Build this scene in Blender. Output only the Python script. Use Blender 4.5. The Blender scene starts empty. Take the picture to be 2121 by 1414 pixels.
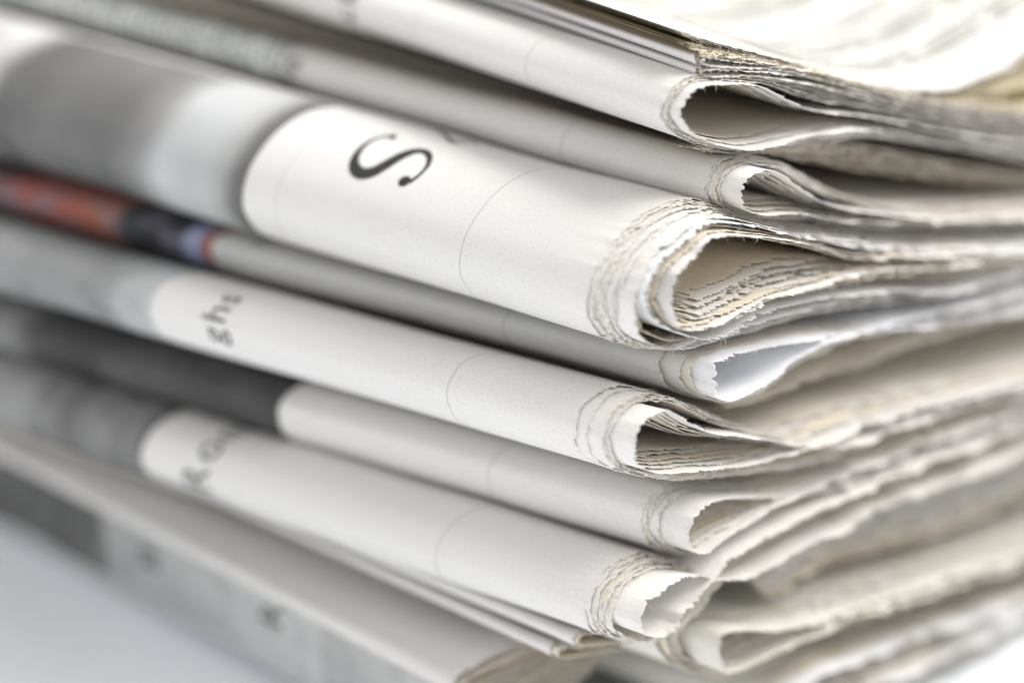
import bpy, bmesh, math
import numpy as np

# ------------------------------------------------------------------ camera
# all lengths in millimetres until the final scaling to metres
SC = 0.001
IMG_W, IMG_H = 2121.0, 1414.0
FPX = 5900.0
PITCH, ROLL, AZ = math.radians(18.0), math.radians(2.0), math.radians(49.0)
DIST = 200.0
FOCUS = 200.5
FSTOP = 11.5
r0 = np.array([1.0, 0, 0]); fwd = np.array([0, math.cos(PITCH), -math.sin(PITCH)])
u0 = np.array([0, math.sin(PITCH), math.cos(PITCH)])
rgt = math.cos(ROLL) * r0 + math.sin(ROLL) * u0
upv = -math.sin(ROLL) * r0 + math.cos(ROLL) * u0
D_S = np.array([-math.sin(AZ), math.cos(AZ), 0.0])     # along the spines
D_X = np.array([math.cos(AZ), math.sin(AZ), 0.0])      # into the stack, away from the folds
ZV = np.array([0, 0, 1.0])
STACK_Z = 41.2
P0 = np.array([0, 0, STACK_Z])                          # near corner of the stack


def ray(px, py):
    d = fwd + rgt * (px - IMG_W / 2) / FPX - upv * (py - IMG_H / 2) / FPX
    return d


CAM = P0 - ray(1350, 640) * DIST


def project(P):
    q = np.asarray(P) - CAM
    z = q @ fwd
    return np.stack([IMG_W / 2 + FPX * (q @ rgt) / z, IMG_H / 2 - FPX * (q @ upv) / z], -1)


scene = bpy.context.scene
cam_d = bpy.data.cameras.new('camera')
cam = bpy.data.objects.new('camera', cam_d)
scene.collection.objects.link(cam)
cam_d.sensor_width = 36.0
cam_d.lens = 36.0 * FPX / IMG_W
cam_d.clip_start, cam_d.clip_end = 0.005, 50.0
cam_d.dof.use_dof = True
cam_d.dof.focus_distance = FOCUS * SC
cam_d.dof.aperture_fstop = FSTOP
from mathutils import Matrix, Vector
cam.matrix_world = Matrix((
    (rgt[0], upv[0], -fwd[0], CAM[0] * SC), (rgt[1], upv[1], -fwd[1], CAM[1] * SC),
    (rgt[2], upv[2], -fwd[2], CAM[2] * SC), (0, 0, 0, 1)))
scene.camera = cam

# ------------------------------------------------------------------ light
world = bpy.data.worlds.new('World'); scene.world = world
world.use_nodes = True
bg = world.node_tree.nodes['Background']
bg.inputs[0].default_value = (1.0, 0.99, 0.98, 1); bg.inputs[1].default_value = 0.74


def area(name, loc, target, size, power, col):
    l = bpy.data.lights.new(name, 'AREA'); l.shape = 'RECTANGLE'
    l.size, l.size_y = size[0] * SC, size[1] * SC
    l.energy = power; l.color = col
    o = bpy.data.objects.new(name, l); scene.collection.objects.link(o)
    o.location = Vector(loc) * SC
    o.rotation_euler = (Vector(target) - Vector(loc)).to_track_quat('-Z', 'Y').to_euler()
    return o


area('softbox_overhead', (242, 232, 460), (10, 20, 40), (360, 360), 2.3, (1.0, 0.98, 0.94))
area('softbox_left', (-480, -90, 320), (-25, 10, 8), (800, 520), 1.0, (0.98, 0.99, 1.0))
area('softbox_right', (330, -20, 480), (10, 20, 25), (260, 260), 2.7, (1.0, 0.965, 0.915))

vs = scene.view_settings
vs.view_transform = 'Standard'; vs.look = 'None'; vs.exposure = -0.06; vs.gamma = 1.0
vs.use_curve_mapping = False
cy = scene.cycles
cy.use_denoising = True; cy.use_adaptive_sampling = True; cy.adaptive_threshold = 0.03
cy.max_bounces = 8; cy.diffuse_bounces = 7; cy.transparent_max_bounces = 8
cy.caustics_reflective = False; cy.caustics_refractive = False

# ------------------------------------------------------------------ materials


def new_mat(name):
    m = bpy.data.materials.new(name); m.use_nodes = True
    nt = m.node_tree; nt.nodes.clear()
    return m, nt


def N(nt, typ, **kw):
    n = nt.nodes.new(typ)
    for k, v in kw.items():
        if k.startswith('i_'):
            n.inputs[int(k[2:])].default_value = v
        else:
            setattr(n, k, v)
    return n


def math_n(nt, op, a, b=None, c=None, clamp=False):
    n = nt.nodes.new('ShaderNodeMath'); n.operation = op; n.use_clamp = clamp
    for i, x in enumerate((a, b, c)):
        if x is None: continue
        if isinstance(x, (int, float)): n.inputs[i].default_value = x
        else: nt.links.new(x, n.inputs[i])
    return n.outputs[0]


def mix_n(nt, fac, a, b, mode='MIX'):
    n = nt.nodes.new('ShaderNodeMix'); n.data_type = 'RGBA'; n.blend_type = mode
    for sock, x in ((n.inputs[0], fac), (n.inputs[6], a), (n.inputs[7], b)):
        if isinstance(x, (int, float)): sock.default_value = x
        elif isinstance(x, tuple): sock.default_value = x if len(x) == 4 else x + (1,)
        else: nt.links.new(x, sock)
    return n.outputs[2]


def ramp_n(nt, fac, stops, interp='LINEAR'):
    n = nt.nodes.new('ShaderNodeValToRGB'); n.color_ramp.interpolation = interp
    el = n.color_ramp.elements
    while len(el) < len(stops): el.new(0.5)
    for e, (p, c) in zip(el, stops):
        e.position = p; e.color = c if len(c) == 4 else tuple(c) + (1,)
    nt.links.new(fac, n.inputs[0])
    return n.outputs[0]


def noise_n(nt, vec, scale, detail=3.0, rough=0.55):
    n = N(nt, 'ShaderNodeTexNoise'); n.inputs['Scale'].default_value = scale
    n.inputs['Detail'].default_value = detail; n.inputs['Roughness'].default_value = rough
    nt.links.new(vec, n.inputs['Vector'])
    return n.outputs[0]


def uv_mm(nt):
    n = N(nt, 'ShaderNodeUVMap'); n.uv_map = 'uv'
    s = N(nt, 'ShaderNodeSeparateXYZ'); nt.links.new(n.outputs[0], s.inputs[0])
    return n.outputs[0], s.outputs[0], s.outputs[1]


def paper_finish(nt, color, trans=0.05, bump=0.25):
    tc = N(nt, 'ShaderNodeTexCoord')
    fine = noise_n(nt, tc.outputs['Object'], 9000.0, 4.0, 0.65)
    speck = noise_n(nt, tc.outputs['Object'], 5200.0, 2.0, 0.5)
    col = mix_n(nt, math_n(nt, 'MULTIPLY', math_n(nt, 'SUBTRACT', speck, 0.47), 0.5, clamp=True), color, (0.30, 0.29, 0.27))
    bp = N(nt, 'ShaderNodeBump'); bp.inputs['Strength'].default_value = bump
    bp.inputs['Distance'].default_value = 0.00003
    nt.links.new(fine, bp.inputs['Height'])
    bs = N(nt, 'ShaderNodeBsdfPrincipled')
    bs.inputs['Roughness'].default_value = 0.85
    bs.inputs['Specular IOR Level'].default_value = 0.03
    nt.links.new(col, bs.inputs['Base Color']); nt.links.new(bp.outputs[0], bs.inputs['Normal'])
    out = N(nt, 'ShaderNodeOutputMaterial')
    if trans:
        tr = N(nt, 'ShaderNodeBsdfTranslucent')
        nt.links.new(mix_n(nt, 1.0, col, (1.0, 0.9, 0.75), 'MULTIPLY'), tr.inputs[0])
        mx = N(nt, 'ShaderNodeMixShader'); mx.inputs[0].default_value = trans
        nt.links.new(bs.outputs[0], mx.inputs[1]); nt.links.new(tr.outputs[0], mx.inputs[2])
        nt.links.new(mx.outputs[0], out.inputs[0])
    else:
        nt.links.new(bs.outputs[0], out.inputs[0])


def newsprint(name, tint, edge=(0.46, 0.42, 0.34), edge_amt=0.35, edge_w=0.35, rules=(), rule_col=(0.16, 0.17, 0.17), age=0.15):
    """Aged newsprint: uv.x is the distance from the torn edge in mm, uv.y runs round the fold."""
    m, nt = new_mat(name)
    uv, u, v = uv_mm(nt)
    big = noise_n(nt, uv, 0.18, 3.0)
    mid = noise_n(nt, uv, 1.1, 4.0, 0.65)
    tone = mix_n(nt, math_n(nt, 'MULTIPLY', math_n(nt, 'SUBTRACT', big, 0.35, clamp=True), 0.5), tint, (tint[0] * 0.93, tint[1] * 0.925, tint[2] * 0.90))
    # yellowing creeping in from the cut edge
    near = math_n(nt, 'SUBTRACT', 1.0, math_n(nt, 'DIVIDE', u, edge_w), clamp=True)
    near = math_n(nt, 'POWER', near, 1.5)
    blot = math_n(nt, 'MULTIPLY', math_n(nt, 'SUBTRACT', mid, 0.40, clamp=True), 3.6, clamp=True)
    f = math_n(nt, 'MULTIPLY', math_n(nt, 'MULTIPLY', near, blot), edge_amt, clamp=True)
    col = mix_n(nt, f, tone, edge)
    # the paler general browning of the outer half centimetre
    wide = math_n(nt, 'SUBTRACT', 1.0, math_n(nt, 'DIVIDE', u, 6.0), clamp=True)
    col = mix_n(nt, math_n(nt, 'MULTIPLY', math_n(nt, 'MULTIPLY', wide, big), age, clamp=True), col, (0.70, 0.63, 0.50))
    for (ru, w, st) in rules:
        d = math_n(nt, 'ABSOLUTE', math_n(nt, 'SUBTRACT', u, ru))
        l = math_n(nt, 'SUBTRACT', 1.0, math_n(nt, 'DIVIDE', d, w), clamp=True)
        l = math_n(nt, 'MULTIPLY', math_n(nt, 'MULTIPLY', l, 2.0, clamp=True), st)
        col = mix_n(nt, l, col, rule_col)
    paper_finish(nt, col)
    return m


def ink_mat(name, col):
    m, nt = new_mat(name)
    tc = N(nt, 'ShaderNodeTexCoord')
    nz = noise_n(nt, tc.outputs['Object'], 7000.0, 3.0, 0.6)
    c = mix_n(nt, math_n(nt, 'MULTIPLY', math_n(nt, 'SUBTRACT', nz, 0.42, clamp=True), 1.2, clamp=True), col, (0.22, 0.22, 0.22))
    paper_finish(nt, c, trans=0.0)
    return m


# ------------------------------------------------------------------ object helpers


def link(o, parent=None):
    scene.collection.objects.link(o)
    if parent is not None: o.parent = parent
    return o


def thing(name, label, cat, group=None):
    o = bpy.data.objects.new(name, None); o.empty_display_size = 0.01
    link(o); o['label'] = label; o['category'] = cat
    if group: o['group'] = group
    return o


def mesh_obj(name, verts, faces, mat, parent=None, uv=None, smooth=True):
    me = bpy.data.meshes.new(name)
    verts = np.asarray(verts, dtype=np.float32) * SC
    faces = [np.asarray(f, dtype=np.int32) for f in faces if len(f)]
    nl = sum(f.size for f in faces); nf = sum(len(f) for f in faces)
    me.vertices.add(len(verts)); me.vertices.foreach_set('co', verts.ravel())
    loops = np.concatenate([f.ravel() for f in faces])
    me.loops.add(nl); me.loops.foreach_set('vertex_index', loops)
    tot = np.concatenate([np.full(len(f), f.shape[1], np.int32) for f in faces])
    st = np.concatenate([[0], np.cumsum(tot)[:-1]]).astype(np.int32)
    me.polygons.add(nf); me.polygons.foreach_set('loop_start', st)
    me.update(calc_edges=True)
    if uv is not None:
        l = me.uv_layers.new(name='uv')
        l.data.foreach_set('uv', np.asarray(uv, np.float32)[loops].ravel())
    if smooth:
        me.polygons.foreach_set('use_smooth', np.ones(nf, bool))
    me.materials.append(mat); me.validate()
    return link(bpy.data.objects.new(name, me), parent)


def vnoise(x, seed, per=1.0):
    """smooth 1-D value noise in -1..1"""
    rs = np.random.RandomState(seed); tab = rs.uniform(-1, 1, 1024)
    t = np.asarray(x) / per + 300.0
    i = np.floor(t).astype(int); f = t - i; f = f * f * (3 - 2 * f)
    return tab[i % 1024] * (1 - f) + tab[(i + 1) % 1024] * f


def deckle(s, seed, amp=1.0, drift=1.0):
    """the sawn, pin-torn edge of newsprint: uneven teeth + fibres + slow drift (mm)"""
    rs = np.random.RandomState(seed + 77)
    L = s[-1] - s[0] + 4
    knots = [s[0] - 2]; vals = [0.0]; up = True
    while knots[-1] < s[0] + L:
        knots.append(knots[-1] + rs.uniform(0.14, 0.55) * (1.3 if up else 0.6))
        vals.append(rs.uniform(0.02, 0.19) * (1 if up else -1)); up = not up
    z = np.interp(s, knots, vals)
    for c in rs.uniform(s[0], s[-1], int(L / 5)):      # the odd chip torn out
        z -= rs.uniform(0.1, 0.45) * np.clip(1 - np.abs(s - c) / rs.uniform(0.2, 0.7), 0, 1)
    return amp * (z + 0.07 * vnoise(s, seed + 1, 0.2)) + drift * (0.14 * vnoise(s, seed + 2, 1.7) + 0.2 * vnoise(s, seed + 3, 6.0))


def catmull(P, n=14):
    P = np.asarray(P, float)
    Q = np.vstack([2 * P[0] - P[1], P, 2 * P[-1] - P[-2]])
    out = []
    for i in range(1, len(Q) - 2):
        a, b, c, d = Q[i - 1], Q[i], Q[i + 1], Q[i + 2]
        t = np.linspace(0, 1, n, endpoint=False)[:, None]
        # centripetal-ish: plain cubic with limited tangents
        m1 = 0.5 * (c - a); m2 = 0.5 * (d - b)
        L = np.linalg.norm(c - b)
        for m in (m1, m2):
            k = np.linalg.norm(m)
            if k > 1.3 * L: m *= 1.3 * L / k
        out.append((2 * t**3 - 3 * t**2 + 1) * b + (t**3 - 2 * t**2 + t) * m1 + (-2 * t**3 + 3 * t**2) * c + (t**3 - t**2) * m2)
    out.append(P[-1:])
    return np.vstack(out)


def thin(c):
    """drop crowded points of a profile"""
    keep = [0]
    for i in range(1, len(c)):
        if np.linalg.norm(c[i] - c[keep[-1]]) > (0.35 if c[i, 0] < 35 else 2.0): keep.append(i)
    return c[keep]


def keep_inside(q, outer, gap):
    """push a folded profile inwards until it nests inside the sheet around it"""
    c = catmull(q, 4)
    for _ in range(2):
        d2 = ((c[:, None, :] - outer.c[None, :, :]) ** 2).sum(-1)
        t = np.gradient(c, axis=0); t /= np.linalg.norm(t, axis=1)[:, None] + 1e-9
        facing = np.stack([t[:, 1], -t[:, 0]], 1) @ outer.cn.T        # only the same side of the fold counts
        d2 = d2 + np.where(facing < 0.2, 1e6, 0.0)
        j = d2.argmin(1)
        n = outer.cn[j]; sd = ((c - outer.c[j]) * n).sum(1)
        push = np.clip(sd + gap, 0, None)
        k = np.array([1, 2, 3, 2, 1.0]) / 9
        push = np.maximum(push, np.convolve(np.pad(push, 2, mode='edge'), k, 'valid'))
        c = c - n * push[:, None]
    return thin(c)


class Paper:
    """one newspaper: profiles traced in its end plane, extruded along its own spine direction"""

    def __init__(self, name, label, near, far, u_end=0.0, top=None, group=None, seed=0, wave=0.12, length=150.0, cat='newspaper'):
        self.obj = thing(name, label, cat, group)
        self.seed = seed; self.wave = wave; self.u_end = u_end; self.length = length
        self.e = D_S.copy(); self.m = 0.0
        self.zb, self.mt, self.zt = None, 0.0, None
        P1 = self.unproj(near[0], near[1], 0.0)
        d = ray(*far); t = (P1[2] - CAM[2]) / d[2]
        P2 = CAM + d * t
        e = P2 - P1; e[2] = 0
        self.e = e / np.linalg.norm(e)
        self.zb = P1[2]
        if top is not None:
            T1 = self.unproj(top[0][0], top[0][1], 0.0); d = ray(*top[1])
            # T1 + t e + h z = CAM + k d
            A = np.stack([self.e, ZV, -d], 1); t, h, k = np.linalg.solve(A, CAM - T1)
            self.mt = h / t; self.zt = T1[2]
        self.sheets = []

    def unproj(self, px, py, stag):
        """pixel -> point in the end plane, 'stag' mm in front of it along the spine, slid back to the plane"""
        d = ray(px, py)
        plane = self.u_end * 1.0 - stag * (self.e @ D_S)
        k = (plane - (CAM - P0) @ D_S) / (d @ D_S)
        return CAM + d * k + stag * self.e

    def profile(self, pts, stag=0.0, ext=110.0, ext0=True):
        """pixel control points -> (X, Z) in the end plane; open ends run on under the rest of the stack"""
        W = np.array([self.unproj(x, y, stag) for x, y in pts]) - P0
        q = np.stack([W @ D_X, W[:, 2]], 1)
        if ext:
            def run(a, b):
                t = (b - a) / max(1e-6, abs(b[0] - a[0])); sl = np.clip(t[1], -0.35, 0.35)
                r = []
                for dx, k in ((12, 0.6), (35, 0.75), (ext, 0.8)):
                    r.append([b[0] + dx, b[1] + sl * 12 * k])
                return r
            if ext0: q = np.vstack([run(q[1], q[0])[::-1], q])
            q = np.vstack([q, run(q[-2], q[-1])])
        return q

    def sheet(self, q, stag, mat, name='sheet', seed=0, amp=1.0, curl=0.05, thick=0.04, detail=True, fibres=420, inside=None, gap=0.05, drift=1.0):
        if inside is not None: q = keep_inside(q, inside, gap)
        s = Sheet(self, q, stag, seed + self.seed * 101, amp, curl, thick, detail, drift)
        s.build(name, mat, fibres)
        self.sheets.append(s)
        return s


class Sheet:
    def __init__(self, paper, q, stag, seed, amp, curl, thick, detail, drift=1.0):
        self.drift = drift
        self.p, self.stag, self.seed, self.amp, self.curl, self.thick = paper, stag, seed, amp, curl, thick
        c = catmull(q, int(max(2, min(14, 700 / len(q)))))
        L = np.concatenate([[0], np.cumsum(np.linalg.norm(np.diff(c, axis=0), axis=1))])
        # sampling step: fine where the camera can resolve it
        W = P0 + c[:, :1] * D_X + (c[:, 1:2]) * ZV + (paper.u_end) * D_S
        px = project(W)
        vis = (px[:, 0] < 2250) & (px[:, 0] > 600) & (px[:, 1] < 1560)
        sharp = vis & (px[:, 0] < 1800)
        step = np.where(vis & (px[:, 0] < 1560), 0.125, np.where(sharp, 0.24, np.where(vis, 0.5, 3.2)))
        if not detail: step = np.maximum(step, 0.4)
        dens = np.concatenate([[0], np.cumsum(np.diff(L) / (0.5 * (step[1:] + step[:-1])))])
        n = max(8, int(dens[-1]))
        self.s = np.interp(np.linspace(0, dens[-1], n), dens, L)
        self.Lc, self.c = L, c
        self.x = np.interp(self.s, L, c[:, 0]); self.z = np.interp(self.s, L, c[:, 1])
        self.right = np.interp(self.s, L, np.clip((px[:, 0] - 1540) / 120, 0, 1) * vis)
        self.vis = np.interp(self.s, L, vis.astype(float)) > 0.5
        # smooth normals
        tx = np.gradient(c[:, 0], L + np.arange(len(L)) * 1e-9); tz = np.gradient(c[:, 1], L + np.arange(len(L)) * 1e-9)
        k = np.hypot(tx, tz) + 1e-9
        self.cn = np.stack([tz / k, -tx / k], 1)

    def at(self, s):
        return (np.interp(s, self.Lc, self.c[:, 0]), np.interp(s, self.Lc, self.c[:, 1]),
                np.interp(s, self.Lc, self.cn[:, 0]), np.interp(s, self.Lc, self.cn[:, 1]))

    def eval(self, u, s, off=0.0):
        """world position of the point u mm along the spine from the end plane, s mm round the profile"""
        x, z, nx, nz = self.at(s)
        p = self.p
        zw = z + P0[2]
        m = 0.0
        if p.zt is not None:
            m = p.mt * np.clip((zw - p.zb) / (p.zt - p.zb), 0.0, 1.3)
        w = p.wave * (vnoise(u + 0.6 * x, p.seed + 5, 17.0) + 0.5 * vnoise(u - 0.8 * x, p.seed + 6, 7.0)) * np.clip(u / 12.0, 0, 1)
        o = off + w
        base = P0 + p.u_end * D_S
        return (base + (x + nx * o)[..., None] * D_X + (z + nz * o + m * u)[..., None] * ZV + np.asarray(u)[..., None] * p.e)

    def build(self, name, mat, fibres):
        s = self.s; n = len(s); rs = np.random.RandomState(self.seed)
        jag = deckle(s, self.seed, self.amp, self.drift)
        jag = jag + self.right * (0.4 * vnoise(s, self.seed + 21, 1.2) + 0.35 * vnoise(s, self.seed + 22, 4.5))
        u_edge = -self.stag - jag
        rows = np.array([0, 0.12, 0.35, 0.7, 1.2, 2.2, 5, 11, 20, 34, 54, 85, self.p.length])
        if name in ('outer_sheet', 'top_page'):   # printed sheets follow their own waviness closely
            rows = np.concatenate([rows[:7], np.arange(8, 82, 3.0), [100, self.p.length]])
        kf = np.exp(-rows / 0.9)
        crin = 0.7 * vnoise(s, self.seed + 11, 0.6) + 0.5 * vnoise(s, self.seed + 12, 0.3) + 0.7 * vnoise(s, self.seed + 13, 2.6)
        U, V, OFF = [], [], []
        for r, k in zip(rows, kf):
            U.append(u_edge * max(0.0, 1 - r / 6.0) + (-self.stag) * min(1.0, r / 6.0) + r)
            inset = 0.25 * min(1.0, max(0.0, (r - 4) / 12)) if name in ('inner_sheet', 'coated_sheet') else 0.0
            OFF.append(self.curl * crin * k + 0.5 * self.curl * k - inset)
        nr = len(rows)
        Pout = np.stack([self.eval(U[i], s, OFF[i]) for i in range(nr)])
        nb = 4
        Pin = np.stack([self.eval(U[i], s, OFF[i] - self.thick) for i in range(nb)])
        verts = np.concatenate([Pout.reshape(-1, 3), Pin.reshape(-1, 3)])
        UVo = np.stack([np.stack([np.full(n, rows[i]), s], 1) for i in range(nr)])
        uv = np.concatenate([UVo.reshape(-1, 2), UVo[:nb].reshape(-1, 2)])
        idx = np.arange(nr * n).reshape(nr, n); idb = nr * n + np.arange(nb * n).reshape(nb, n)
        f1 = np.stack([idx[:-1, :-1], idx[1:, :-1], idx[1:, 1:], idx[:-1, 1:]], -1).reshape(-1, 4)
        f2 = np.stack([idb[:-1, :-1], idb[:-1, 1:], idb[1:, 1:], idb[1:, :-1]], -1).reshape(-1, 4)
        f3 = np.stack([idx[0, :-1], idx[0, 1:], idb[0, 1:], idb[0, :-1]], -1)
        faces = [np.concatenate([f1, f2, f3])]
        # loose fibres standing out of the torn edge
        cand = np.where(self.vis)[0]
        if fibres and len(cand) > 10:
            k = rs.choice(cand, fibres)
            sv = s[k]; ue = u_edge[k]
            ln = rs.gamma(2.0, 0.07, fibres) + 0.04
            a = rs.uniform(-1.2, 1.2, fibres)
            b = rs.normal(0, 0.8, fibres)
            w = rs.uniform(0.008, 0.02, fibres)
            mid_u = ue - ln * 0.5 * np.cos(a); mid_s = sv + ln * 0.5 * np.sin(a)
            tip_u = ue - ln * np.cos(a * 1.7); tip_s = sv + ln * np.sin(a * 1.7)
            A = self.eval(ue + 0.03, sv - w, -0.02); B = self.eval(ue + 0.03, sv + w, -0.02)
            C = self.eval(mid_u, mid_s + w * 0.8, b * ln * 0.35); Dm = self.eval(mid_u, mid_s - w * 0.8, b * ln * 0.35)
            T = self.eval(tip_u, tip_s, b * ln)
            base = len(verts)
            verts = np.concatenate([verts, A, B, C, Dm, T])
            z = np.zeros(fibres); uvf = np.stack([z + 0.6, sv], 1)
            uv = np.concatenate([uv] + [uvf] * 5)
            j = np.arange(fibres)
            faces.append(np.stack([base + j, base + fibres + j, base + 2 * fibres + j, base + 3 * fibres + j], -1))
            faces.append(np.stack([base + 3 * fibres + j, base + 2 * fibres + j, base + 4 * fibres + j], -1))
        self.obj = mesh_obj(name, verts, faces, mat, self.p.obj, uv)

    # ---- printing on the sheet
    def locate(self, px, py):
        """(u, s) of the outer surface point seen at a pixel of the photograph"""
        us = np.arange(-6, 90, 0.5); ss = self.s[self.vis]
        ss = np.arange(ss[0], ss[-1], 0.2)
        U, S = np.meshgrid(us, ss, indexing='ij')
        W = self.eval(U.ravel(), S.ravel())
        pp = project(W)
        depth = (W - CAM) @ fwd
        d = np.hypot(pp[:, 0] - px, pp[:, 1] - py)
        # nearest surface among close hits
        ok = d < max(16.0, d.min() + 1)
        i = np.where(ok)[0]
        dm = depth[i].min()
        i = i[depth[i] < dm + 2.5]
        i = i[np.argmin(d[i])]
        return U.ravel()[i], S.ravel()[i]


def locate_many(sheet, pts):
    return np.array([sheet.locate(x, y) for x, y in pts])


def stroke(sheet, pts_us, widths, mat, name, off=0.045, ball=None):
    """ink stroke of varying width laid on a sheet, in (u, s) millimetres"""
    c = catmull(np.column_stack([pts_us, widths]), 10)
    P, w = c[:, :2], c[:, 2]
    t = np.gradient(P, axis=0); t /= np.linalg.norm(t, axis=1)[:, None] + 1e-9
    nrm = np.stack([-t[:, 1], t[:, 0]], 1)
    V = []; F = []; k = 5
    for j in range(k):
        V.append(P + nrm * (w * (j / (k - 1) - 0.5))[:, None])
    V = np.stack(V, 1); n = len(P)
    idx = np.arange(n * k).reshape(n, k)
    F.append(np.stack([idx[:-1, :-1], idx[1:, :-1], idx[1:, 1:], idx[:-1, 1:]], -1).reshape(-1, 4))
    V = V.reshape(-1, 2)
    if ball:
        for (cu, cs, r) in ball:
            a = np.linspace(0, 2 * np.pi, 20, endpoint=False); b0 = len(V)
            ring = np.stack([cu + r * np.cos(a), cs + r * np.sin(a)], 1)
            V = np.vstack([V, [[cu, cs]], ring])
            j = np.arange(20)
            F.append(np.stack([np.full(20, b0), b0 + 1 + j, b0 + 1 + (j + 1) % 20], -1))
    W = sheet.eval(V[:, 0], V[:, 1], off)
    if len(F) > 1: # ball sits a hair above the stroke
        W[n * k:] = sheet.eval(V[n * k:, 0], V[n * k:, 1], off + 0.006)
    return mesh_obj(name, W, F, mat, sheet.obj, V)


def patch(sheet, u_a, u_b, s_a, s_b, mat, name, off=0.035, du=1.0, ds=0.25, edge=None):
    """printed picture or text block lying on a sheet; uv in mm from its near corner"""
    us = np.linspace(u_a, u_b, max(2, int((u_b - u_a) / du))); ss = np.linspace(s_a, s_b, max(2, int((s_b - s_a) / ds)))
    U, S = np.meshgrid(us, ss, indexing='ij')
    W = sheet.eval(U.ravel(), S.ravel(), off)
    idx = np.arange(U.size).reshape(U.shape)
    F = np.stack([idx[:-1, :-1], idx[1:, :-1], idx[1:, 1:], idx[:-1, 1:]], -1).reshape(-1, 4)
    uv = np.stack([U.ravel() - u_a, S.ravel() - s_a], 1)
    return mesh_obj(name, W, [F], mat, sheet.obj, uv)


def word(sheet, text, u, s, size, mat, off=0.045, names='letter'):
    """letters reading up round the fold: text x -> -s (upwards), letter height -> +u"""
    x = 0.0
    for ch in text:
        cu = bpy.data.curves.new('glyph', 'FONT'); cu.body = ch; cu.size = size; cu.resolution_u = 4
        o = bpy.data.objects.new('glyph', cu); scene.collection.objects.link(o)
        me = bpy.data.meshes.new_from_object(o)
        bm = bmesh.new(); bm.from_mesh(me)
        wd = max((v.co.x for v in bm.verts), default=size * 0.4)
        hi = max((v.co.y for v in bm.verts), default=size)
        for k in np.arange(0.3, wd, 0.35):
            bmesh.ops.bisect_plane(bm, geom=bm.verts[:] + bm.edges[:] + bm.faces[:], plane_co=(k, 0, 0), plane_no=(1, 0, 0))
        for k in np.arange(0.3, hi, 0.8):
            bmesh.ops.bisect_plane(bm, geom=bm.verts[:] + bm.edges[:] + bm.faces[:], plane_co=(0, k, 0), plane_no=(0, 1, 0))
        bmesh.ops.triangulate(bm, faces=bm.faces[:])
        bm.verts.ensure_lookup_table()
        co = np.array([v.co[:2] for v in bm.verts]); fc = np.array([[v.index for v in f.verts] for f in bm.faces])
        bm.free(); bpy.data.objects.remove(o); bpy.data.meshes.remove(me); bpy.data.curves.remove(cu)
        if len(co):
            U = u + co[:, 1]; S = s - (x + co[:, 0])
            mesh_obj(names, sheet.eval(U, S, off), [fc], mat, sheet.obj, np.stack([U, S], 1))
        x += wd + size * 0.09


def lerp(a, b, t): return a * (1 - t) + b * t


def inner_pages(q, d):
    """profile moved d mm towards the inside of its fold"""
    c = thin(catmull(q, 3))
    L = np.concatenate([[0], np.cumsum(np.linalg.norm(np.diff(c, axis=0), axis=1))]) + np.arange(len(c)) * 1e-9
    t = np.stack([np.gradient(c[:, 0], L), np.gradient(c[:, 1], L)], 1)
    t /= np.linalg.norm(t, axis=1)[:, None] + 1e-9
    return c - np.stack([t[:, 1], -t[:, 0]], 1) * d


# ------------------------------------------------------------------ table
m, nt = new_mat('white_laminate')
tc = N(nt, 'ShaderNodeTexCoord')
nz = noise_n(nt, tc.outputs['Object'], 60.0, 4.0)
col = mix_n(nt, nz, (0.895, 0.93, 0.97), (0.91, 0.94, 0.975))
bs = N(nt, 'ShaderNodeBsdfPrincipled'); bs.inputs['Roughness'].default_value = 0.38
nt.links.new(col, bs.inputs['Base Color'])
out = N(nt, 'ShaderNodeOutputMaterial'); nt.links.new(bs.outputs[0], out.inputs[0])
M_TABLE = m
TABLE_Z = 0.0
R = 1500.0
tab = mesh_obj('table_top', [(-R, -R, TABLE_Z), (R, -R, TABLE_Z), (R, R, TABLE_Z), (-R, R, TABLE_Z),
                             (-R, -R, TABLE_Z - 25), (R, -R, TABLE_Z - 25), (R, R, TABLE_Z - 25), (-R, R, TABLE_Z - 25)],
               [[[0, 1, 2, 3], [7, 6, 5, 4], [0, 4, 5, 1], [1, 5, 6, 2], [2, 6, 7, 3], [3, 7, 4, 0]]], M_TABLE, smooth=False)
tab['kind'] = 'structure'

# ------------------------------------------------------------------ paper stocks
COOL = (0.735, 0.735, 0.735)
M_OUT = newsprint('newsprint_outer', (0.757, 0.746, 0.738))
M_MID = newsprint('newsprint_inner', (0.755, 0.722, 0.665), edge_amt=0.45, age=0.3)
M_WARM = newsprint('newsprint_yellowed', (0.745, 0.69, 0.595), edge_amt=0.6, age=0.4)
M_WHITE = newsprint('coated_white_paper', (0.83, 0.84, 0.87), edge_amt=0.1, age=0.0)
M_GREEN = newsprint('newsprint_grey_green', (0.735, 0.725, 0.69), edge_amt=0.5, age=0.3)
M_YEL = newsprint('newsprint_deep_yellow', (0.74, 0.67, 0.51), edge_amt=0.6, age=0.4)
M_INK = ink_mat('black_ink', (0.025, 0.027, 0.027))
M_INK2 = ink_mat('grey_ink', (0.07, 0.08, 0.08))

STOCK = (M_OUT, M_MID, M_WARM)


def frayed(n, width, blend, last, seed=0, start=0.0):
    rs = np.random.RandomState(seed)
    st = np.sort(rs.uniform(start, width, n - 1))
    return [(0, 0)] + [(blend * (i + 1) / n, float(st[i])) for i in range(n - 1)] + [(1, last)]


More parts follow.
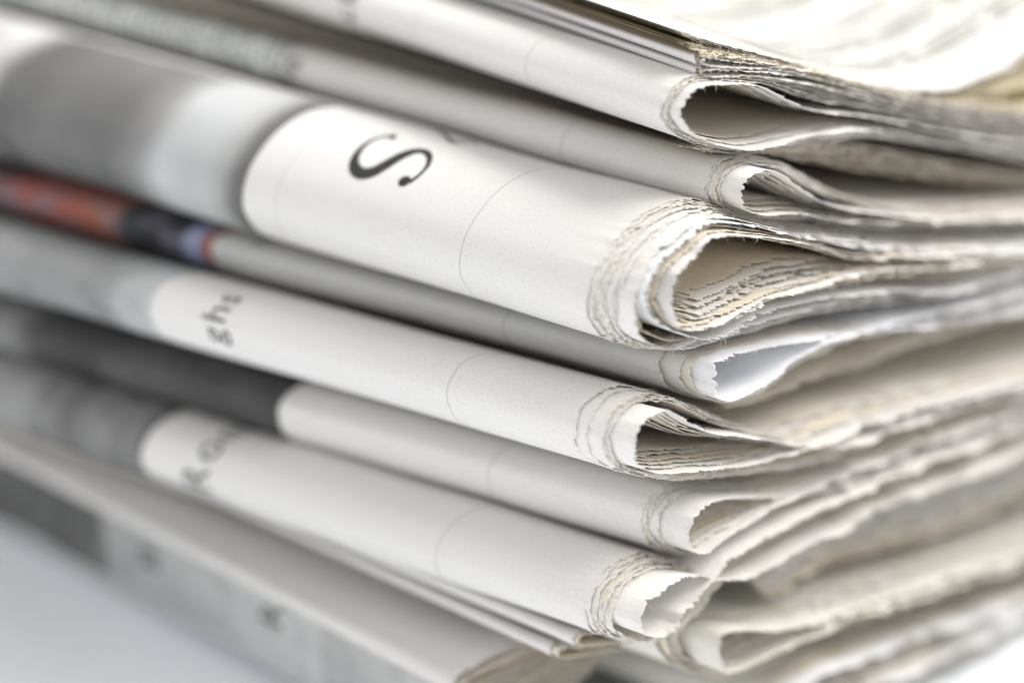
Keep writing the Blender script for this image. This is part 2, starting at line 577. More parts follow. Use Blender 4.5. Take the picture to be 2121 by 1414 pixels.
def bundle(p, O, I, spec, mats=None, seed=0, prefix='sheet', curl=0.06):
    res = []
    for i, (b, st) in enumerate(spec):
        mt = (mats[i] if mats else None) or (M_OUT if (i == 0 or i == len(spec) - 1) else (M_MID if i % 4 == 3 else M_OUT))
        nm = 'outer_sheet' if i == 0 else 'inner_sheet'
        res.append(p.sheet(lerp(O, I, b), st, mt, nm, seed=seed + i * 13, curl=curl * (1 if i == len(spec) - 1 else 1.35), amp=1.0 if i == len(spec) - 1 else 0.6, drift=1.3, inside=res[-1] if res else None))
    return res


def nest(p, d, spec_stag, mats, seed, **kw):
    """further sheets nested inside the last one, each d mm deeper"""
    for i, st in enumerate(spec_stag):
        prev = p.sheets[-1]
        q = inner_pages(thin(prev.c), d)
        p.sheet(q, st, mats[i % len(mats)], 'inner_sheet', seed=seed + 9 * i, inside=prev, **kw)


def rules(sheet, pxs, name, tint=(0.757, 0.746, 0.738), strength=0.28, **kw):
    rl = []
    for (x, y, w) in pxs:
        u, s = sheet.locate(x, y); rl.append((u + sheet.stag, w, strength))
    sheet.obj.data.materials[0] = newsprint(name, tint, rules=rl, **kw)


# ================================================================== the stack, from the top
# ---- topmost newspaper: thin folded sections and loose pages, seen on its open side
top = Paper('folded_newspaper', 'topmost newspaper, loose page edges at left, bright white top page curling up',
            (1436, 156), (983, -2), seed=1, group='newspapers in the stack', wave=0.05)
fold1 = top.profile([(2160, 258), (2000, 238), (1850, 205), (1750, 178), (1650, 152), (1560, 143), (1500, 139), (1462, 137), (1440, 141),
                     (1440, 153), (1462, 158), (1500, 157), (1560, 157), (1650, 168), (1750, 192), (1850, 216), (2000, 250), (2160, 272)])
fold1b = top.profile([(2160, 260), (2000, 240), (1850, 207), (1750, 181), (1650, 155), (1560, 146), (1500, 142), (1464, 141), (1450, 144),
                      (1450, 151), (1464, 155), (1500, 155), (1560, 155), (1650, 166), (1750, 190), (1850, 214), (2000, 248), (2160, 270)])
fold2 = top.profile([(2160, 240), (2000, 222), (1850, 192), (1750, 164), (1650, 142), (1560, 128), (1500, 120), (1462, 114), (1438, 117),
                     (1438, 131), (1462, 136), (1500, 137), (1560, 141), (1650, 150), (1750, 176), (1850, 203), (2000, 236), (2160, 256)])
fold2b = top.profile([(2160, 243), (2000, 225), (1850, 195), (1750, 167), (1650, 144), (1560, 131), (1500, 123), (1464, 118), (1446, 121),
                      (1446, 128), (1464, 133), (1500, 136), (1560, 139), (1650, 148), (1750, 173), (1850, 200), (2000, 233), (2160, 253)])
for k, (q, st, mt) in enumerate(((fold1, 0.2, M_OUT), (lerp(fold1, fold1b, .6), 0.55, M_MID), (fold1b, 0.9, M_OUT),
                                 (fold2, 0.1, M_OUT), (lerp(fold2, fold2b, .5), 0.4, M_WARM), (fold2b, 0.6, M_OUT))):
    top.sheet(q, st, mt, 'folded_sheet', seed=20 + k * 7, curl=0.07, amp=1.25, fibres=500)
pg_lo = top.profile([(1440, 112), (1480, 115), (1560, 126), (1620, 136), (1700, 152), (1800, 180), (1900, 203), (2000, 220), (2160, 238)], ext0=False)
pg_hi = top.profile([(1430, 94), (1480, 103), (1560, 116), (1620, 127), (1700, 147), (1800, 175), (1900, 196), (2000, 210), (2160, 226)], ext0=False)
for k in range(10):
    b = k / 9
    q = lerp(pg_lo, pg_hi, b); q[0, 0] -= 0.2 * (k % 3) - 0.2
    top.sheet(q, 0.3 - 1.1 * b + 0.4 * (k % 2), (M_YEL, M_MID, M_WARM)[k % 3], 'page', seed=70 + k * 5, curl=0.09, amp=1.5, fibres=300)
hi_pts = [(1424, 74), (1480, 92), (1560, 112), (1650, 136), (1720, 157), (1800, 180), (1880, 193), (1960, 190), (2040, 168), (2121, 128), (2260, 40), (2420, -90)]
tp_lo = top.profile(hi_pts, ext=0)
tp_hi = top.profile([(x, y - 4 - max(0, (x - 1700) * 0.02)) for x, y in hi_pts], ext=0)
lo2 = top.profile([(1428, 79), (1480, 96), (1560, 116), (1650, 139), (1720, 160), (1800, 184), (1880, 200), (1960, 205), (2040, 200), (2121, 186), (2260, 150), (2420, 110)], ext=0)
top.sheet(lo2, -0.9, M_YEL, 'page', seed=131, curl=0.10, amp=1.6, fibres=300)
top.sheet(tp_lo, -0.5, M_OUT, 'page', seed=133, curl=0.08, amp=1.4, fibres=300)
top_page = top.sheet(tp_hi, 0.0, M_OUT, 'top_page', seed=137, curl=0.06, amp=1.2, fibres=300)

# ---- second newspaper: wide open black loop
n1 = Paper('folded_newspaper', 'second newspaper from the top, its torn fold gaping round a wide black hollow',
           (1380, 268), (784, 72), seed=2, group='newspapers in the stack')
O1 = n1.profile([(2160, 283), (2000, 258), (1850, 222), (1760, 200), (1700, 185), (1650, 174), (1606, 165), (1559, 159), (1500, 156), (1440, 156),
                 (1405, 168), (1380, 196), (1368, 230), (1378, 261), (1400, 279), (1430, 292), (1490, 306), (1540, 309), (1610, 301), (1680, 290),
                 (1760, 284), (1850, 288), (2000, 310), (2160, 336)])
I1 = n1.profile([(2160, 303), (2000, 283), (1850, 252), (1760, 240), (1700, 234), (1650, 216), (1606, 192), (1559, 172), (1510, 165), (1474, 167),
                 (1448, 183), (1430, 206), (1414, 238), (1424, 262), (1441, 281), (1477, 302), (1536, 312), (1583, 308), (1653, 292), (1700, 280),
                 (1771, 270), (1850, 274), (2000, 296), (2160, 320)], 1.9)
s1 = bundle(n1, O1, I1, frayed(7, 0.9, .6, 1.9, 1, 0.15), seed=3)
nest(n1, 0.12, [0.3, -1.0], STOCK, 90, fibres=100)
rules(s1[0], [(1095, 110, 0.10), (862, 40, 0.10)], 'newsprint_second_newspaper')

# ---- loose yellowed pages between second and third
n1b = Paper('loose_pages', 'thin yellowed loose pages with a ragged edge, below the second newspaper',
            (1452, 312), (692, 104), seed=3, wave=0.08, cat='newspaper pages', group='loose pages between the newspapers')
A = n1b.profile([(1445, 306), (1520, 318), (1600, 315), (1650, 306), (1700, 299), (1760, 301), (1850, 316), (1950, 338), (2160, 372)], ext0=False)
B = n1b.profile([(1449, 316), (1520, 323), (1600, 327), (1650, 338), (1700, 350), (1760, 361), (1850, 376), (1950, 387), (2160, 402)], ext0=False)
for k in range(16):
    b = k / 15
    q = lerp(A, B, b); q[0, 0] += (0.9, 0.5, 0.3, 0.1, 0.0, 0.2, 0.4, 0.6)[k // 2] + 0.15 * (k % 2)
    n1b.sheet(q, (-0.3, -0.5, -0.8, -1.0, -1.3, -1.6, -2.0, -9.0)[k // 2] - 0.5 * (k % 2), (M_MID, M_WARM)[k % 2], 'page', seed=k * 7, curl=0.12, amp=2.2, fibres=60, detail=False)

# ---- third newspaper
n2 = Paper('folded_newspaper', 'third newspaper from the top, narrow fold with small print and a short torn tip',
           (1478, 428), (400, 118), seed=4, group='newspapers in the stack')
O2 = n2.profile([(2160, 422), (2030, 433), (1905, 432), (1804, 422), (1740, 402), (1700, 384), (1650, 354), (1610, 336), (1560, 326), (1506, 329),
                 (1478, 349), (1461, 392), (1478, 426), (1515, 438), (1560, 448), (1605, 451), (1659, 450), (1706, 458), (1753, 466), (1824, 470),
                 (1905, 468), (2030, 462), (2160, 452)])
I2 = n2.profile([(2160, 432), (2030, 444), (1905, 446), (1804, 442), (1740, 430), (1700, 414), (1650, 383), (1612, 358), (1575, 341), (1552, 352),
                 (1543, 366), (1537, 392), (1530, 412), (1545, 436), (1568, 446), (1603, 447), (1659, 444), (1706, 452), (1753, 460), (1824, 464),
                 (1905, 462), (2030, 456), (2160, 446)], 3.1)
s2 = bundle(n2, O2, I2, frayed(7, 1.5, .5, 3.1, 2, 0.2), seed=5)
nest(n2, 0.18, [1.8, 1.0, 0.0], (M_GREEN, M_MID, M_OUT), 95, fibres=100)

# ---- fourth: the big one with the S
n3 = Paper('folded_newspaper', 'thickest newspaper, mid stack, with a large black S printed on its fold',
           (1254, 699), (100, 350), top=((1400, 415), (100, 66)), seed=5, group='newspapers in the stack')
O3 = n3.profile([(2160, 462), (2030, 476), (1905, 482), (1804, 478), (1702, 466), (1600, 455), (1520, 436), (1460, 418), (1400, 416), (1345, 434),
                 (1290, 476), (1247, 533), (1224, 584), (1217, 636), (1228, 669), (1254, 698), (1310, 716), (1380, 720), (1450, 708), (1530, 688),
                 (1610, 660), (1727, 634), (1855, 622), (1950, 622), (2040, 608), (2160, 565)])
M3 = n3.profile([(2160, 472), (2030, 488), (1905, 500), (1804, 500), (1702, 484), (1600, 464), (1530, 448), (1470, 453), (1429, 463), (1392, 483),
                 (1361, 513), (1325, 550), (1312, 590), (1305, 617), (1310, 649), (1320, 690), (1350, 714), (1390, 722), (1435, 708), (1510, 688),
                 (1600, 655), (1727, 628), (1855, 614), (1950, 615), (2040, 602), (2160, 557)], 3.4)
W3 = n3.profile([(2160, 480), (2030, 495), (1905, 512), (1804, 515), (1702, 497), (1620, 480), (1545, 466), (1485, 462), (1452, 476), (1423, 499),
                 (1385, 530), (1355, 562), (1341, 590), (1338, 621), (1355, 655), (1385, 678), (1410, 690), (1440, 701), (1470, 703), (1505, 692),
                 (1600, 643), (1727, 615), (1855, 602), (1935, 605), (2033, 592), (2160, 545)], 4.2)
I3 = n3.profile([(2160, 492), (2030, 510), (1905, 532), (1804, 540), (1720, 518), (1640, 500), (1570, 491), (1510, 487), (1470, 497), (1440, 530),
                 (1415, 552), (1400, 572), (1394, 592), (1391, 630), (1398, 652), (1404, 668), (1415, 680), (1443, 684), (1480, 674), (1517, 656),
                 (1600, 618), (1680, 597), (1753, 577), (1850, 562), (1980, 550), (2160, 525)], 5.0)
s3 = bundle(n3, O3, M3, frayed(11, 2.2, .5, 3.5, 3, 0.1), seed=7, curl=0.07)
a3 = n3.sheet(lerp(M3, W3, .45), 2.8, M_WARM, 'inner_sheet', seed=60, inside=s3[-1])
w3 = n3.sheet(W3, 4.2, M_WHITE, 'coated_sheet', seed=61, amp=1.3, curl=0.10, inside=a3)
a3 = n3.sheet(lerp(W3, I3, .5), 3.7, M_MID, 'inner_sheet', seed=62, inside=w3)
a3 = n3.sheet(lerp(W3, I3, .8), 4.2, M_WARM, 'inner_sheet', seed=63, inside=a3)
a3 = n3.sheet(I3, 5.0, M_OUT, 'inner_sheet', seed=64, curl=0.08, inside=a3)
a3 = n3.sheet(inner_pages(thin(a3.c), 0.18), 4.3, M_WARM, 'inner_sheet', seed=65, inside=a3)
K0 = n3.profile([(1424, 676), (1480, 664), (1540, 640), (1600, 611), (1680, 588), (1753, 568), (1850, 556), (1980, 545), (2160, 520)], 4.2, ext0=False)
K1 = n3.profile([(1436, 610), (1480, 584), (1540, 553), (1600, 534), (1680, 528), (1753, 540), (1850, 544), (1980, 537), (2160, 508)], 2.0, ext0=False)
for k in range(14):
    b = (k + 0.3 * (k % 2)) / 14
    n3.sheet(lerp(K0, K1, b), 4.6 - 0.16 * k - 0.5 * (k % 3), (M_OUT, M_WARM, M_MID)[k % 3], 'page', seed=150 + k * 7, amp=1.3, drift=1.6, fibres=60)

# ---- fifth: coloured picture on the fold, single open flap
n4 = Paper('folded_newspaper', 'fifth newspaper from the top, red and black picture and a bright open flap',
           (1385, 800), (462, 556), seed=6, group='newspapers in the stack')
O4 = n4.profile([(2160, 588), (2000, 630), (1850, 650), (1700, 664), (1600, 674), (1545, 682), (1490, 696), (1430, 710), (1392, 722), (1370, 742),
                 (1366, 768), (1380, 796), (1410, 812), (1450, 822), (1500, 826), (1545, 817), (1594, 792), (1640, 752), (1696, 722), (1740, 703),
                 (1809, 690), (1880, 668), (2000, 643), (2160, 605)])
I4 = n4.profile([(2160, 592), (2000, 633), (1850, 652), (1700, 668), (1630, 676), (1575, 680), (1535, 688), (1513, 700), (1498, 716), (1487, 738),
                 (1477, 764), (1480, 792), (1478, 814), (1483, 833), (1504, 832), (1545, 818), (1594, 792), (1640, 750), (1696, 718), (1740, 699),
                 (1809, 687), (1880, 665), (2000, 640), (2160, 602)], 3.9)
s4 = bundle(n4, O4, I4, [(0, 0), (.3, 1.5), (.5, 2.2), (1, 3.9)], mats=[M_OUT, M_OUT, M_MID, M_WHITE], seed=9)
Q4a = n4.profile([(1490, 838), (1560, 822), (1640, 786), (1720, 756), (1800, 735), (1900, 700), (2000, 672), (2160, 628)], ext0=False)
Q4b = n4.profile([(1490, 846), (1560, 836), (1640, 806), (1720, 782), (1800, 757), (1900, 718), (2000, 688), (2160, 642)], ext0=False)
for k in range(8):
    n4.sheet(lerp(Q4a, Q4b, k / 7), 0.2 + 0.5 * (k % 2) - 0.15 * k, (M_WARM, M_MID)[k % 2], 'page', seed=170 + 5 * k, fibres=60)

# ---- sixth: terraced torn edges, small black hollow
n5 = Paper('folded_newspaper', 'sixth newspaper from the top, terraced torn edges beside a small black hollow',
           (1221, 948), (83, 622), seed=7, group='newspapers in the stack')
O5 = n5.profile([(2160, 745), (1956, 795), (1855, 825), (1778, 847), (1676, 878), (1600, 889), (1540, 882), (1492, 868), (1440, 845), (1376, 818),
                 (1330, 806), (1285, 803), (1240, 817), (1210, 850), (1196, 892), (1207, 934), (1225, 953), (1268, 970), (1330, 982), (1386, 984),
                 (1445, 979), (1503, 974), (1560, 966), (1621, 955), (1690, 935), (1778, 898), (1880, 866), (1982, 838), (2160, 795)])
I5 = n5.profile([(2160, 760), (1956, 808), (1855, 838), (1778, 862), (1676, 893), (1600, 905), (1540, 904), (1480, 898), (1430, 878), (1395, 856),
                 (1372, 848), (1352, 852), (1335, 864), (1314, 880), (1307, 906), (1306, 936), (1313, 955), (1324, 967), (1350, 977), (1390, 980),
                 (1445, 974), (1503, 970), (1555, 962), (1621, 948), (1690, 926), (1778, 889), (1880, 858), (1982, 830), (2160, 782)], 4.4)
s5 = bundle(n5, O5, I5, [(0, 0), (.1, .8)] + frayed(8, 2.5, .45, 4.4, 4, 1.2)[2:], seed=11)
nest(n5, 0.15, [3.4, 3.0, 2.4, 1.8, 1.0], STOCK, 97, fibres=100)

# ---- seventh: dark photograph on the fold
n6 = Paper('folded_newspaper', 'seventh newspaper from the top, dark photograph printed across the far part of its white fold',
           (1345, 1126), (495, 874), seed=8, group='newspapers in the stack')
O6 = n6.profile([(2160, 815), (2040, 858), (1956, 888), (1855, 917), (1778, 938), (1674, 974), (1600, 992), (1530, 998), (1470, 996), (1420, 997),
                 (1377, 1005), (1343, 1031), (1325, 1062), (1328, 1105), (1345, 1127), (1380, 1144), (1420, 1151), (1465, 1142), (1510, 1112),
                 (1560, 1085), (1612, 1056), (1674, 1028), (1760, 990), (1855, 955), (1956, 920), (2040, 890), (2160, 845)])
I6 = n6.profile([(2160, 825), (2040, 868), (1956, 898), (1855, 928), (1778, 955), (1690, 990), (1620, 1012), (1560, 1026), (1510, 1020), (1476, 1016),
                 (1446, 1026), (1422, 1044), (1416, 1070), (1403, 1098), (1402, 1122), (1406, 1142), (1430, 1150), (1465, 1138), (1508, 1108),
                 (1555, 1084), (1605, 1050), (1674, 1020), (1760, 982), (1855, 946), (1956, 912), (2040, 882), (2160, 838)], 3.7)
s6 = bundle(n6, O6, I6, frayed(7, 1.6, .5, 3.7, 5, 0.2), seed=13)
nest(n6, 0.14, [2.9, 2.4, 1.8, 1.2, 0.8], STOCK, 99, fibres=80)

# ---- eighth: widest lower fold
n7 = Paper('folded_newspaper', 'eighth newspaper from the top, brown frayed torn band on its wide white fold',
           (1221, 1298), (300, 975), seed=9, group='newspapers in the stack')
O7 = n7.profile([(2160, 862), (1956, 934), (1855, 970), (1760, 1006), (1674, 1044), (1612, 1072), (1560, 1100), (1510, 1127), (1465, 1150), (1410, 1154),
                 (1360, 1148), (1315, 1150), (1268, 1174), (1233, 1208), (1212, 1258), (1220, 1296), (1245, 1313), (1290, 1323), (1350, 1320), (1403, 1298),
                 (1445, 1250), (1490, 1200), (1540, 1155), (1600, 1112), (1674, 1074), (1760, 1032), (1855, 992), (1956, 952), (2160, 884)])
I7 = n7.profile([(2160, 868), (1956, 940), (1855, 976), (1760, 1013), (1674, 1052), (1612, 1082), (1560, 1110), (1515, 1134), (1478, 1152), (1440, 1162),
                 (1410, 1170), (1388, 1180), (1366, 1200), (1340, 1232), (1324, 1262), (1318, 1288), (1335, 1310), (1362, 1319), (1403, 1294), (1412, 1272),
                 (1443, 1244), (1470, 1208), (1513, 1160), (1580, 1118), (1660, 1074), (1760, 1027), (1855, 986), (1956, 946), (2160, 878)], 4.2)
s7 = bundle(n7, O7, I7, frayed(10, 2.4, .5, 4.2, 6, 0.2),
            mats=[M_OUT, M_OUT, M_MID, M_OUT, M_WARM, M_OUT, M_MID, M_OUT, M_OUT, M_MID, M_OUT], seed=15, curl=0.09)

# ---- loose page bundle behind the eighth fold
n7c = Paper('loose_pages', 'bundle of bright white loose pages with a yellow stained corner, under the eighth newspaper',
            (1590, 1240), (1490, 1196), seed=10, wave=0.06, cat='newspaper pages', group='loose pages between the newspapers')
A = n7c.profile([(1556, 1200), (1590, 1170), (1635, 1130), (1690, 1086), (1780, 1055), (1870, 1022), (1960, 982), (2160, 900)], ext0=False)
B = n7c.profile([(1588, 1236), (1620, 1222), (1652, 1196), (1703, 1170), (1787, 1141), (1850, 1127), (1919, 1108), (2160, 1010)], ext0=False)
M_STAIN = newsprint('newsprint_stained', (0.78, 0.77, 0.74), edge=(0.62, 0.46, 0.16), edge_amt=0.9, age=0.4)
rs7 = np.random.RandomState(3)
for k in range(22):
    b = (k / 21) ** 0.9
    n7c.sheet(lerp(A, B, b), rs7.uniform(-0.5, 0.5), (M_OUT, M_OUT, M_WHITE, M_STAIN)[k % 4] if k < 17 else M_STAIN, 'page', seed=180 + 5 * k, amp=1.2, fibres=60 if k % 4 == 0 else 0, detail=False)

# ---- two thin folded inserts under the eighth fold
rib = []
for k, (nm, lab, nr, fr, pts) in enumerate((
        ('folded_insert', 'thin folded insert directly under the eighth newspaper, ending in a brown torn tip', (1194, 1340), (300, 962),
         [(1500, 1262), (1400, 1300), (1300, 1308), (1235, 1306), (1196, 1312), (1186, 1324), (1196, 1337), (1235, 1332), (1300, 1326), (1400, 1312), (1500, 1275)]),
        ('folded_insert', 'lower thin folded insert, resting on the lowest protruding newspaper', (1146, 1360), (300, 972),
         [(1500, 1280), (1400, 1318), (1300, 1330), (1220, 1338), (1160, 1334), (1140, 1344), (1148, 1358), (1220, 1352), (1300, 1340), (1400, 1326), (1500, 1290)]))):
    r = Paper(nm, lab, nr, fr, seed=11 + k, u_end=3.0 + 2 * k, wave=0.06, group='thin inserts under the eighth newspaper', cat='newspaper insert')
    q = r.profile(pts)
    r.sheet(q, 0.0, M_OUT, 'outer_sheet', seed=1, curl=0.1, fibres=80)
    r.sheet(inner_pages(q, 0.12), 0.5, M_WARM, 'inner_sheet', seed=2, curl=0.1, fibres=80)
    rib.append(r)

# ---- lowest newspaper on the left, sagging on to the table
n8 = Paper('folded_newspaper', 'lowest newspaper at the left, sagging fold lying on the table with a brown torn end',
           (940, 1396), (0, 917), u_end=12.0, seed=14, group='newspapers in the stack', wave=0.2)
low = lambda d: np.array([[-3.0 + d, -39.6 + d], [1.0, -40.5 + d], [6.0, -40.8 + d], [13.0, -40.95 + d]])
O8 = n8.profile([(1248, 1318), (1200, 1322), (1150, 1328), (1090, 1338), (1040, 1356), (1000, 1374), (962, 1392), (940, 1402), (930, 1420), (930, 1490), (944, 1590)], ext=0)
O8 = np.vstack([O8, low(0.0)])
I8 = n8.profile([(1252, 1326), (1225, 1342), (1200, 1368), (1178, 1392), (1157, 1414), (1135, 1434), (1115, 1450), (1095, 1468), (1078, 1490), (1075, 1520), (1080, 1550)], ext=0)
I8 = np.vstack([I8, low(1.2)])
s8 = bundle(n8, O8, I8, [(0, 0)] + [(k / 15, 0.25 + 0.05 * k + 0.3 * (k % 2)) for k in range(1, 16)],
            mats=[M_OUT] + [M_WARM, M_MID, M_WARM, M_GREEN, M_MID] * 3, seed=17, curl=0.1)

# ---- two lowest newspapers at the right
n9 = Paper('folded_newspaper', 'blurred grey newspaper low at the right, its fold set back beneath the loose white pages',
           (1380, 1365), (1245, 1328), seed=15, group='newspapers in the stack')
n9.e = n7.e.copy()
O9 = n9.profile([(2160, 1100), (1919, 1162), (1803, 1205), (1687, 1240), (1571, 1264), (1500, 1272), (1430, 1268), (1385, 1284), (1362, 1322), (1380, 1364),
                 (1440, 1390), (1510, 1402), (1560, 1386), (1620, 1354), (1687, 1322), (1803, 1278), (1958, 1230), (2160, 1165)])
I9 = n9.profile([(2160, 1110), (1919, 1174), (1803, 1219), (1687, 1257), (1600, 1276), (1560, 1290), (1520, 1302), (1500, 1312), (1490, 1335), (1493, 1362),
                 (1500, 1382), (1515, 1396), (1556, 1382), (1615, 1348), (1687, 1315), (1803, 1270), (1958, 1222), (2160, 1155)], 3.6)
s9 = bundle(n9, O9, I9, [(0, 0), (.2, .3), (.4, .7), (.55, 1.0), (1, 3.6)], mats=[M_GREEN, M_WARM, M_GREEN, M_MID, M_GREEN], seed=19)
nest(n9, 0.2, [2.6, 2.0, 1.8, 1.2, 1.0, 0.4], (M_GREEN, M_OUT, M_GREEN), 110, fibres=0)

n10 = Paper('folded_newspaper', 'bottom newspaper at the right, lying flat on the white table with one bright curled edge',
            (1560, 1425), (1240, 1338), seed=16, group='newspapers in the stack')
n10.e = n7.e.copy()
O10 = n10.profile([(2160, 1192), (1958, 1262), (1880, 1290), (1745, 1330), (1671, 1356), (1610, 1390), (1565, 1428), (1548, 1470), (1570, 1502), (1640, 1504), (1720, 1482),
                   (1800, 1446), (1880, 1410), (1958, 1376), (2060, 1322), (2160, 1268)])
I10 = n10.profile([(2160, 1198), (1958, 1270), (1880, 1300), (1760, 1340), (1700, 1362), (1665, 1384), (1640, 1410), (1625, 1446), (1632, 1475), (1665, 1486), (1730, 1468),
                   (1800, 1434), (1880, 1398), (1958, 1364), (2060, 1310), (2160, 1256)], 3.0)
s10 = bundle(n10, O10, I10, [(0, 0), (.25, .5), (.5, 1.0), (1, 3.0)], mats=[M_GREEN, M_MID, M_WARM, M_WHITE], seed=23)
nest(n10, 0.22, [2.0, 1.6, 1.2, 0.6], (M_MID, M_OUT), 120, fibres=0)

# ------------------------------------------------------------------ printing
rules(s2[0], [(1164, 285, 0.11)], 'newsprint_third_newspaper')
rules(s3[0], [(957, 540, 0.09), (590, 350, 0.05)], 'newsprint_fourth_newspaper', strength=0.34)
rules(s4[0], [(1047, 655, 0.12)], 'newsprint_fifth_newspaper', tint=(0.74, 0.742, 0.738), strength=0.28)
rules(s5[0], [(930, 800, 0.11)], 'newsprint_sixth_newspaper')
rules(s6[0], [(1016, 975, 0.11)], 'newsprint_seventh_newspaper')
rules(s7[0], [(905, 1130, 0.11)], 'newsprint_eighth_newspaper', edge=(0.50, 0.38, 0.24), edge_amt=0.9)

# the big S, stroke by stroke
S_PTS = [(822, 286), (808, 281), (790, 281), (765, 290), (742, 310), (727, 334), (728, 355), (745, 367), (770, 360), (800, 342), (830, 322), (860, 309), (884, 309), (897, 323), (890, 345), (870, 364), (848, 376)]
S_W = [.42, .30, .20, .24, .36, .50, .66, .74, .76, .74, .70, .60, .46, .34, .24, .20, .24]
us = locate_many(s3[0], S_PTS)
# smooth the located path
for _ in range(2):
    us[1:-1] = 0.25 * us[:-2] + 0.5 * us[1:-1] + 0.25 * us[2:]
bu, bs_ = s3[0].locate(836, 376); tu, ts = s3[0].locate(815, 286)
stroke(s3[0], us, np.array(S_W) * 1.4, M_INK, 'printed_letter', ball=[(bu, bs_, 0.50), (tu, ts, 0.26)])
us = locate_many(s3[0], [(900, 262), (918, 274), (932, 287), (940, 298)])
stroke(s3[0], us, np.array([.25, .32, .4, .45]), M_INK, 'printed_letter')
us = locate_many(s3[0], [(940, 298), (955, 292), (975, 292), (990, 296)])
stroke(s3[0], us, np.array([.4, .25, .22, .2]), M_INK, 'printed_letter')


def photo_mat(name, stops, length, blob=(0.5, 0.5, 0.5), blob_amt=0.0, scale=0.12, detail=1.5, streak=0.0):
    m, nt = new_mat(name)
    uv, u, v = uv_mm(nt)
    wob = math_n(nt, 'MULTIPLY', math_n(nt, 'SUBTRACT', noise_n(nt, uv, 0.16, 1.0), 0.5), 3.0)
    soft = math_n(nt, 'MINIMUM', math_n(nt, 'MULTIPLY', u, 0.35), 1.0)
    uu = math_n(nt, 'ADD', u, math_n(nt, 'MULTIPLY', wob, soft))
    col = ramp_n(nt, math_n(nt, 'DIVIDE', uu, length), [(p / length, c) for p, c in stops])
    nz = noise_n(nt, uv, scale, detail, 0.5)
    f = math_n(nt, 'MULTIPLY', math_n(nt, 'SUBTRACT', nz, 0.45, clamp=True), 4.0, clamp=True)
    f = math_n(nt, 'MULTIPLY', math_n(nt, 'MULTIPLY', f, blob_amt), soft)
    col = mix_n(nt, f, col, blob)
    if streak:
        w = N(nt, 'ShaderNodeTexWave'); w.inputs['Scale'].default_value = 0.07; w.inputs['Distortion'].default_value = 9.0
        w.inputs['Detail'].default_value = 1.0; nt.links.new(uv, w.inputs[0])
        col = mix_n(nt, math_n(nt, 'MULTIPLY', w.outputs[1], streak), col, blob)
    # halftone grain
    vo = N(nt, 'ShaderNodeTexVoronoi'); vo.inputs['Scale'].default_value = 5.0; nt.links.new(uv, vo.inputs[0])
    col = mix_n(nt, math_n(nt, 'MULTIPLY', vo.outputs[0], 0.12), col, (0.5, 0.5, 0.5))
    paper_finish(nt, col, trans=0.0)
    return m


def text_mat(name, ground, ink, line=1.5, dens=0.5, cov=0.0):
    """columns of small print: lines across u, words along v"""
    m, nt = new_mat(name)
    uv, u, v = uv_mm(nt)
    ln = math_n(nt, 'FRACT', math_n(nt, 'DIVIDE', u, line))
    on = math_n(nt, 'LESS_THAN', ln, 0.52 + cov)
    cell = N(nt, 'ShaderNodeCombineXYZ')
    nt.links.new(math_n(nt, 'MULTIPLY', math_n(nt, 'FLOOR', math_n(nt, 'DIVIDE', u, line)), 7.31), cell.inputs[0])
    nt.links.new(math_n(nt, 'MULTIPLY', v, 1.0), cell.inputs[1])
    st = noise_n(nt, cell.outputs[0], 2.2, 0.0)
    wd = noise_n(nt, cell.outputs[0], 0.45, 0.0)
    f = math_n(nt, 'MULTIPLY', on, math_n(nt, 'GREATER_THAN', st, 0.43 - cov * 0.7))
    f = math_n(nt, 'MULTIPLY', f, math_n(nt, 'GREATER_THAN', wd, 0.36 - cov * 0.5))
    col = mix_n(nt, math_n(nt, 'MULTIPLY', f, dens), ground, ink)
    paper_finish(nt, col, trans=0.0)
    return m


def span(sheet, px_top, px_bot):
    return sheet.locate(*px_top)[1], sheet.locate(*px_bot)[1]


G = lambda g, b=0.0: (g * (1 - b), g, g * (1 + b * 0.6))
# fourth newspaper: grey photograph
u_ph, s_mid = s3[0].locate(512, 370)
s_lo, s_hi = s_mid - 11, s_mid + 7
patch(s3[0], u_ph, u_ph + 70, s_lo, s_hi, photo_mat('printed_photo_grey', [(0, G(.11)), (1.2, G(.15)), (2.6, G(.42)), (4.5, G(.54, .03)), (9.5, G(.55, .03)),
      (12.5, G(.24)), (16, G(.14)), (24, G(.15)), (30, G(.10)), (34, G(.6))], 70, G(.26), .5, 0.09), 'printed_photo')
# fifth newspaper: colour picture
u_ph, s_mid = s4[0].locate(438, 505)
patch(s4[0], u_ph, u_ph + 70, s_mid - 7, s_mid + 5, photo_mat('printed_photo_colour', [(0, (.42, .12, .06)), (.9, (.40, .13, .08)), (1.1, (.30, .28, .42)), (1.5, (.38, .42, .62)), (3.0, (.36, .40, .60)),
      (3.4, (.03, .03, .04)), (10.0, (.04, .045, .05)), (11.0, (.42, .17, .11)), (16, (.44, .13, .085)), (22, (.42, .13, .09)), (26, (.1, .09, .1))], 70, (.26, .25, .33), .8, 0.3), 'printed_photo')
# sixth: mid-grey picture far left
u_ph, s_mid = s5[0].locate(325, 610)
patch(s5[0], u_ph, u_ph + 70, s_mid - 10, s_mid + 6, photo_mat('printed_photo_pale', [(0, G(.50, .03)), (2, G(.46, .03)), (6, G(.27, .02)), (16, G(.29, .02)), (30, G(.24))], 70, G(.17), .6, 0.25, streak=0.08), 'printed_photo')
# seventh: dark photograph
u_ph, s_mid = s6[0].locate(574, 840)
patch(s6[0], u_ph, u_ph + 70, s_mid - 9, s_mid + 6, photo_mat('printed_photo_dark', [(0, G(.035)), (8, G(.045)), (14, G(.065)), (20, G(.035)), (27, G(.03)), (29.5, G(.22))], 70, G(.14), .4, 0.13), 'printed_photo')
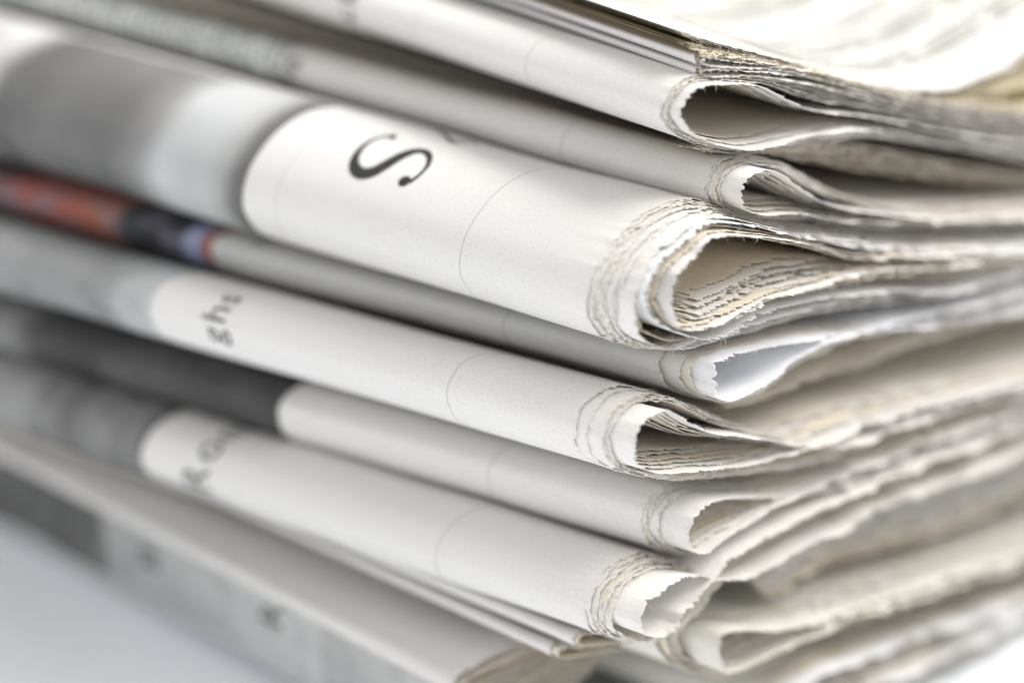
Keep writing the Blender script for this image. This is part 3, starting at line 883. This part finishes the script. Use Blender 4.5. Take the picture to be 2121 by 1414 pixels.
# eighth: streaked grey photograph
u_ph, s_mid = s7[0].locate(304, 915)
patch(s7[0], u_ph, u_ph + 70, s_mid - 10, s_mid + 7, photo_mat('printed_photo_streaked', [(0, G(.12)), (4, G(.15)), (12, G(.11)), (15, G(.28)), (22, G(.32))], 70, G(.34), .5, 0.3, streak=0.3), 'printed_photo')
# third: small print
u_ph, s_mid = s2[0].locate(585, 150)
patch(s2[0], u_ph, u_ph + 70, s_mid - 8, s_mid + 6, text_mat('small_print', (.70, .72, .71), (.10, .12, .11), 1.25, 0.85), 'printed_text')
# lowest left: dark picture, nearer grey paints the side face's shade, then headline
u_ph = s8[0].locate(165, 1060)[0]
s_rg = float(np.interp(7.0, np.arange(len(O8)), np.concatenate([[0], np.cumsum(np.linalg.norm(np.diff(O8, axis=0), axis=1))])))
patch(s8[0], 0.6, 100.0, s_rg + 1.2, s_rg + 8, photo_mat('printed_photo_and_side_shade', [(0, G(.52)), (14, G(.42)), (16, G(.54)), (u_ph - 4.5, G(.36)), (u_ph - 3.2, G(.10)), (u_ph + 8, G(.08)), (97, G(.12))], 97, G(.25), .4, 0.3), 'printed_photo')
word(s8[0], 'R', *s8[0].locate(590, 1310), 4.0, M_INK, names='printed_letter')
word(s8[0], 'B', *s8[0].locate(330, 1190), 4.0, M_INK, names='printed_letter')

# headline letters further along the folds, reading up round each spine
word(s2[0], 'Pa', *s2[0].locate(640, 190), 3.4, M_INK, names='printed_letter')
word(s1[0], 'ck', *s1[0].locate(740, 48), 3.4, M_INK, names='printed_letter')
word(s5[0], 'ghs', *s5[0].locate(470, 716), 3.3, M_INK2, names='printed_letter')
word(s7[0], 'Rom', *s7[0].locate(445, 1022), 4.2, M_INK2, names='printed_letter')
word(s4[0], 'tv', *s4[0].locate(540, 515), 2.2, M_INK, names='printed_letter')

# columns of print on the bright top page
Lt = top_page.s
def top_s(px, py):
    return top_page.locate(px, py)[1]
sa = top_s(1830, 184); sb = top_page.Lc[-1] - 0.5
M_TXT = text_mat('column_print', (.72, .72, .69), (.03, .03, .03), 1.1, 0.8, 0.1)
for ua, ub in ((6.5, 10.5), (12.5, 17.0), (18.5, 21.0), (26.0, 34.0), (37, 44)):
    patch(top_page, ua, ub, sa - 2, sb, M_TXT, 'printed_text', off=-0.09)
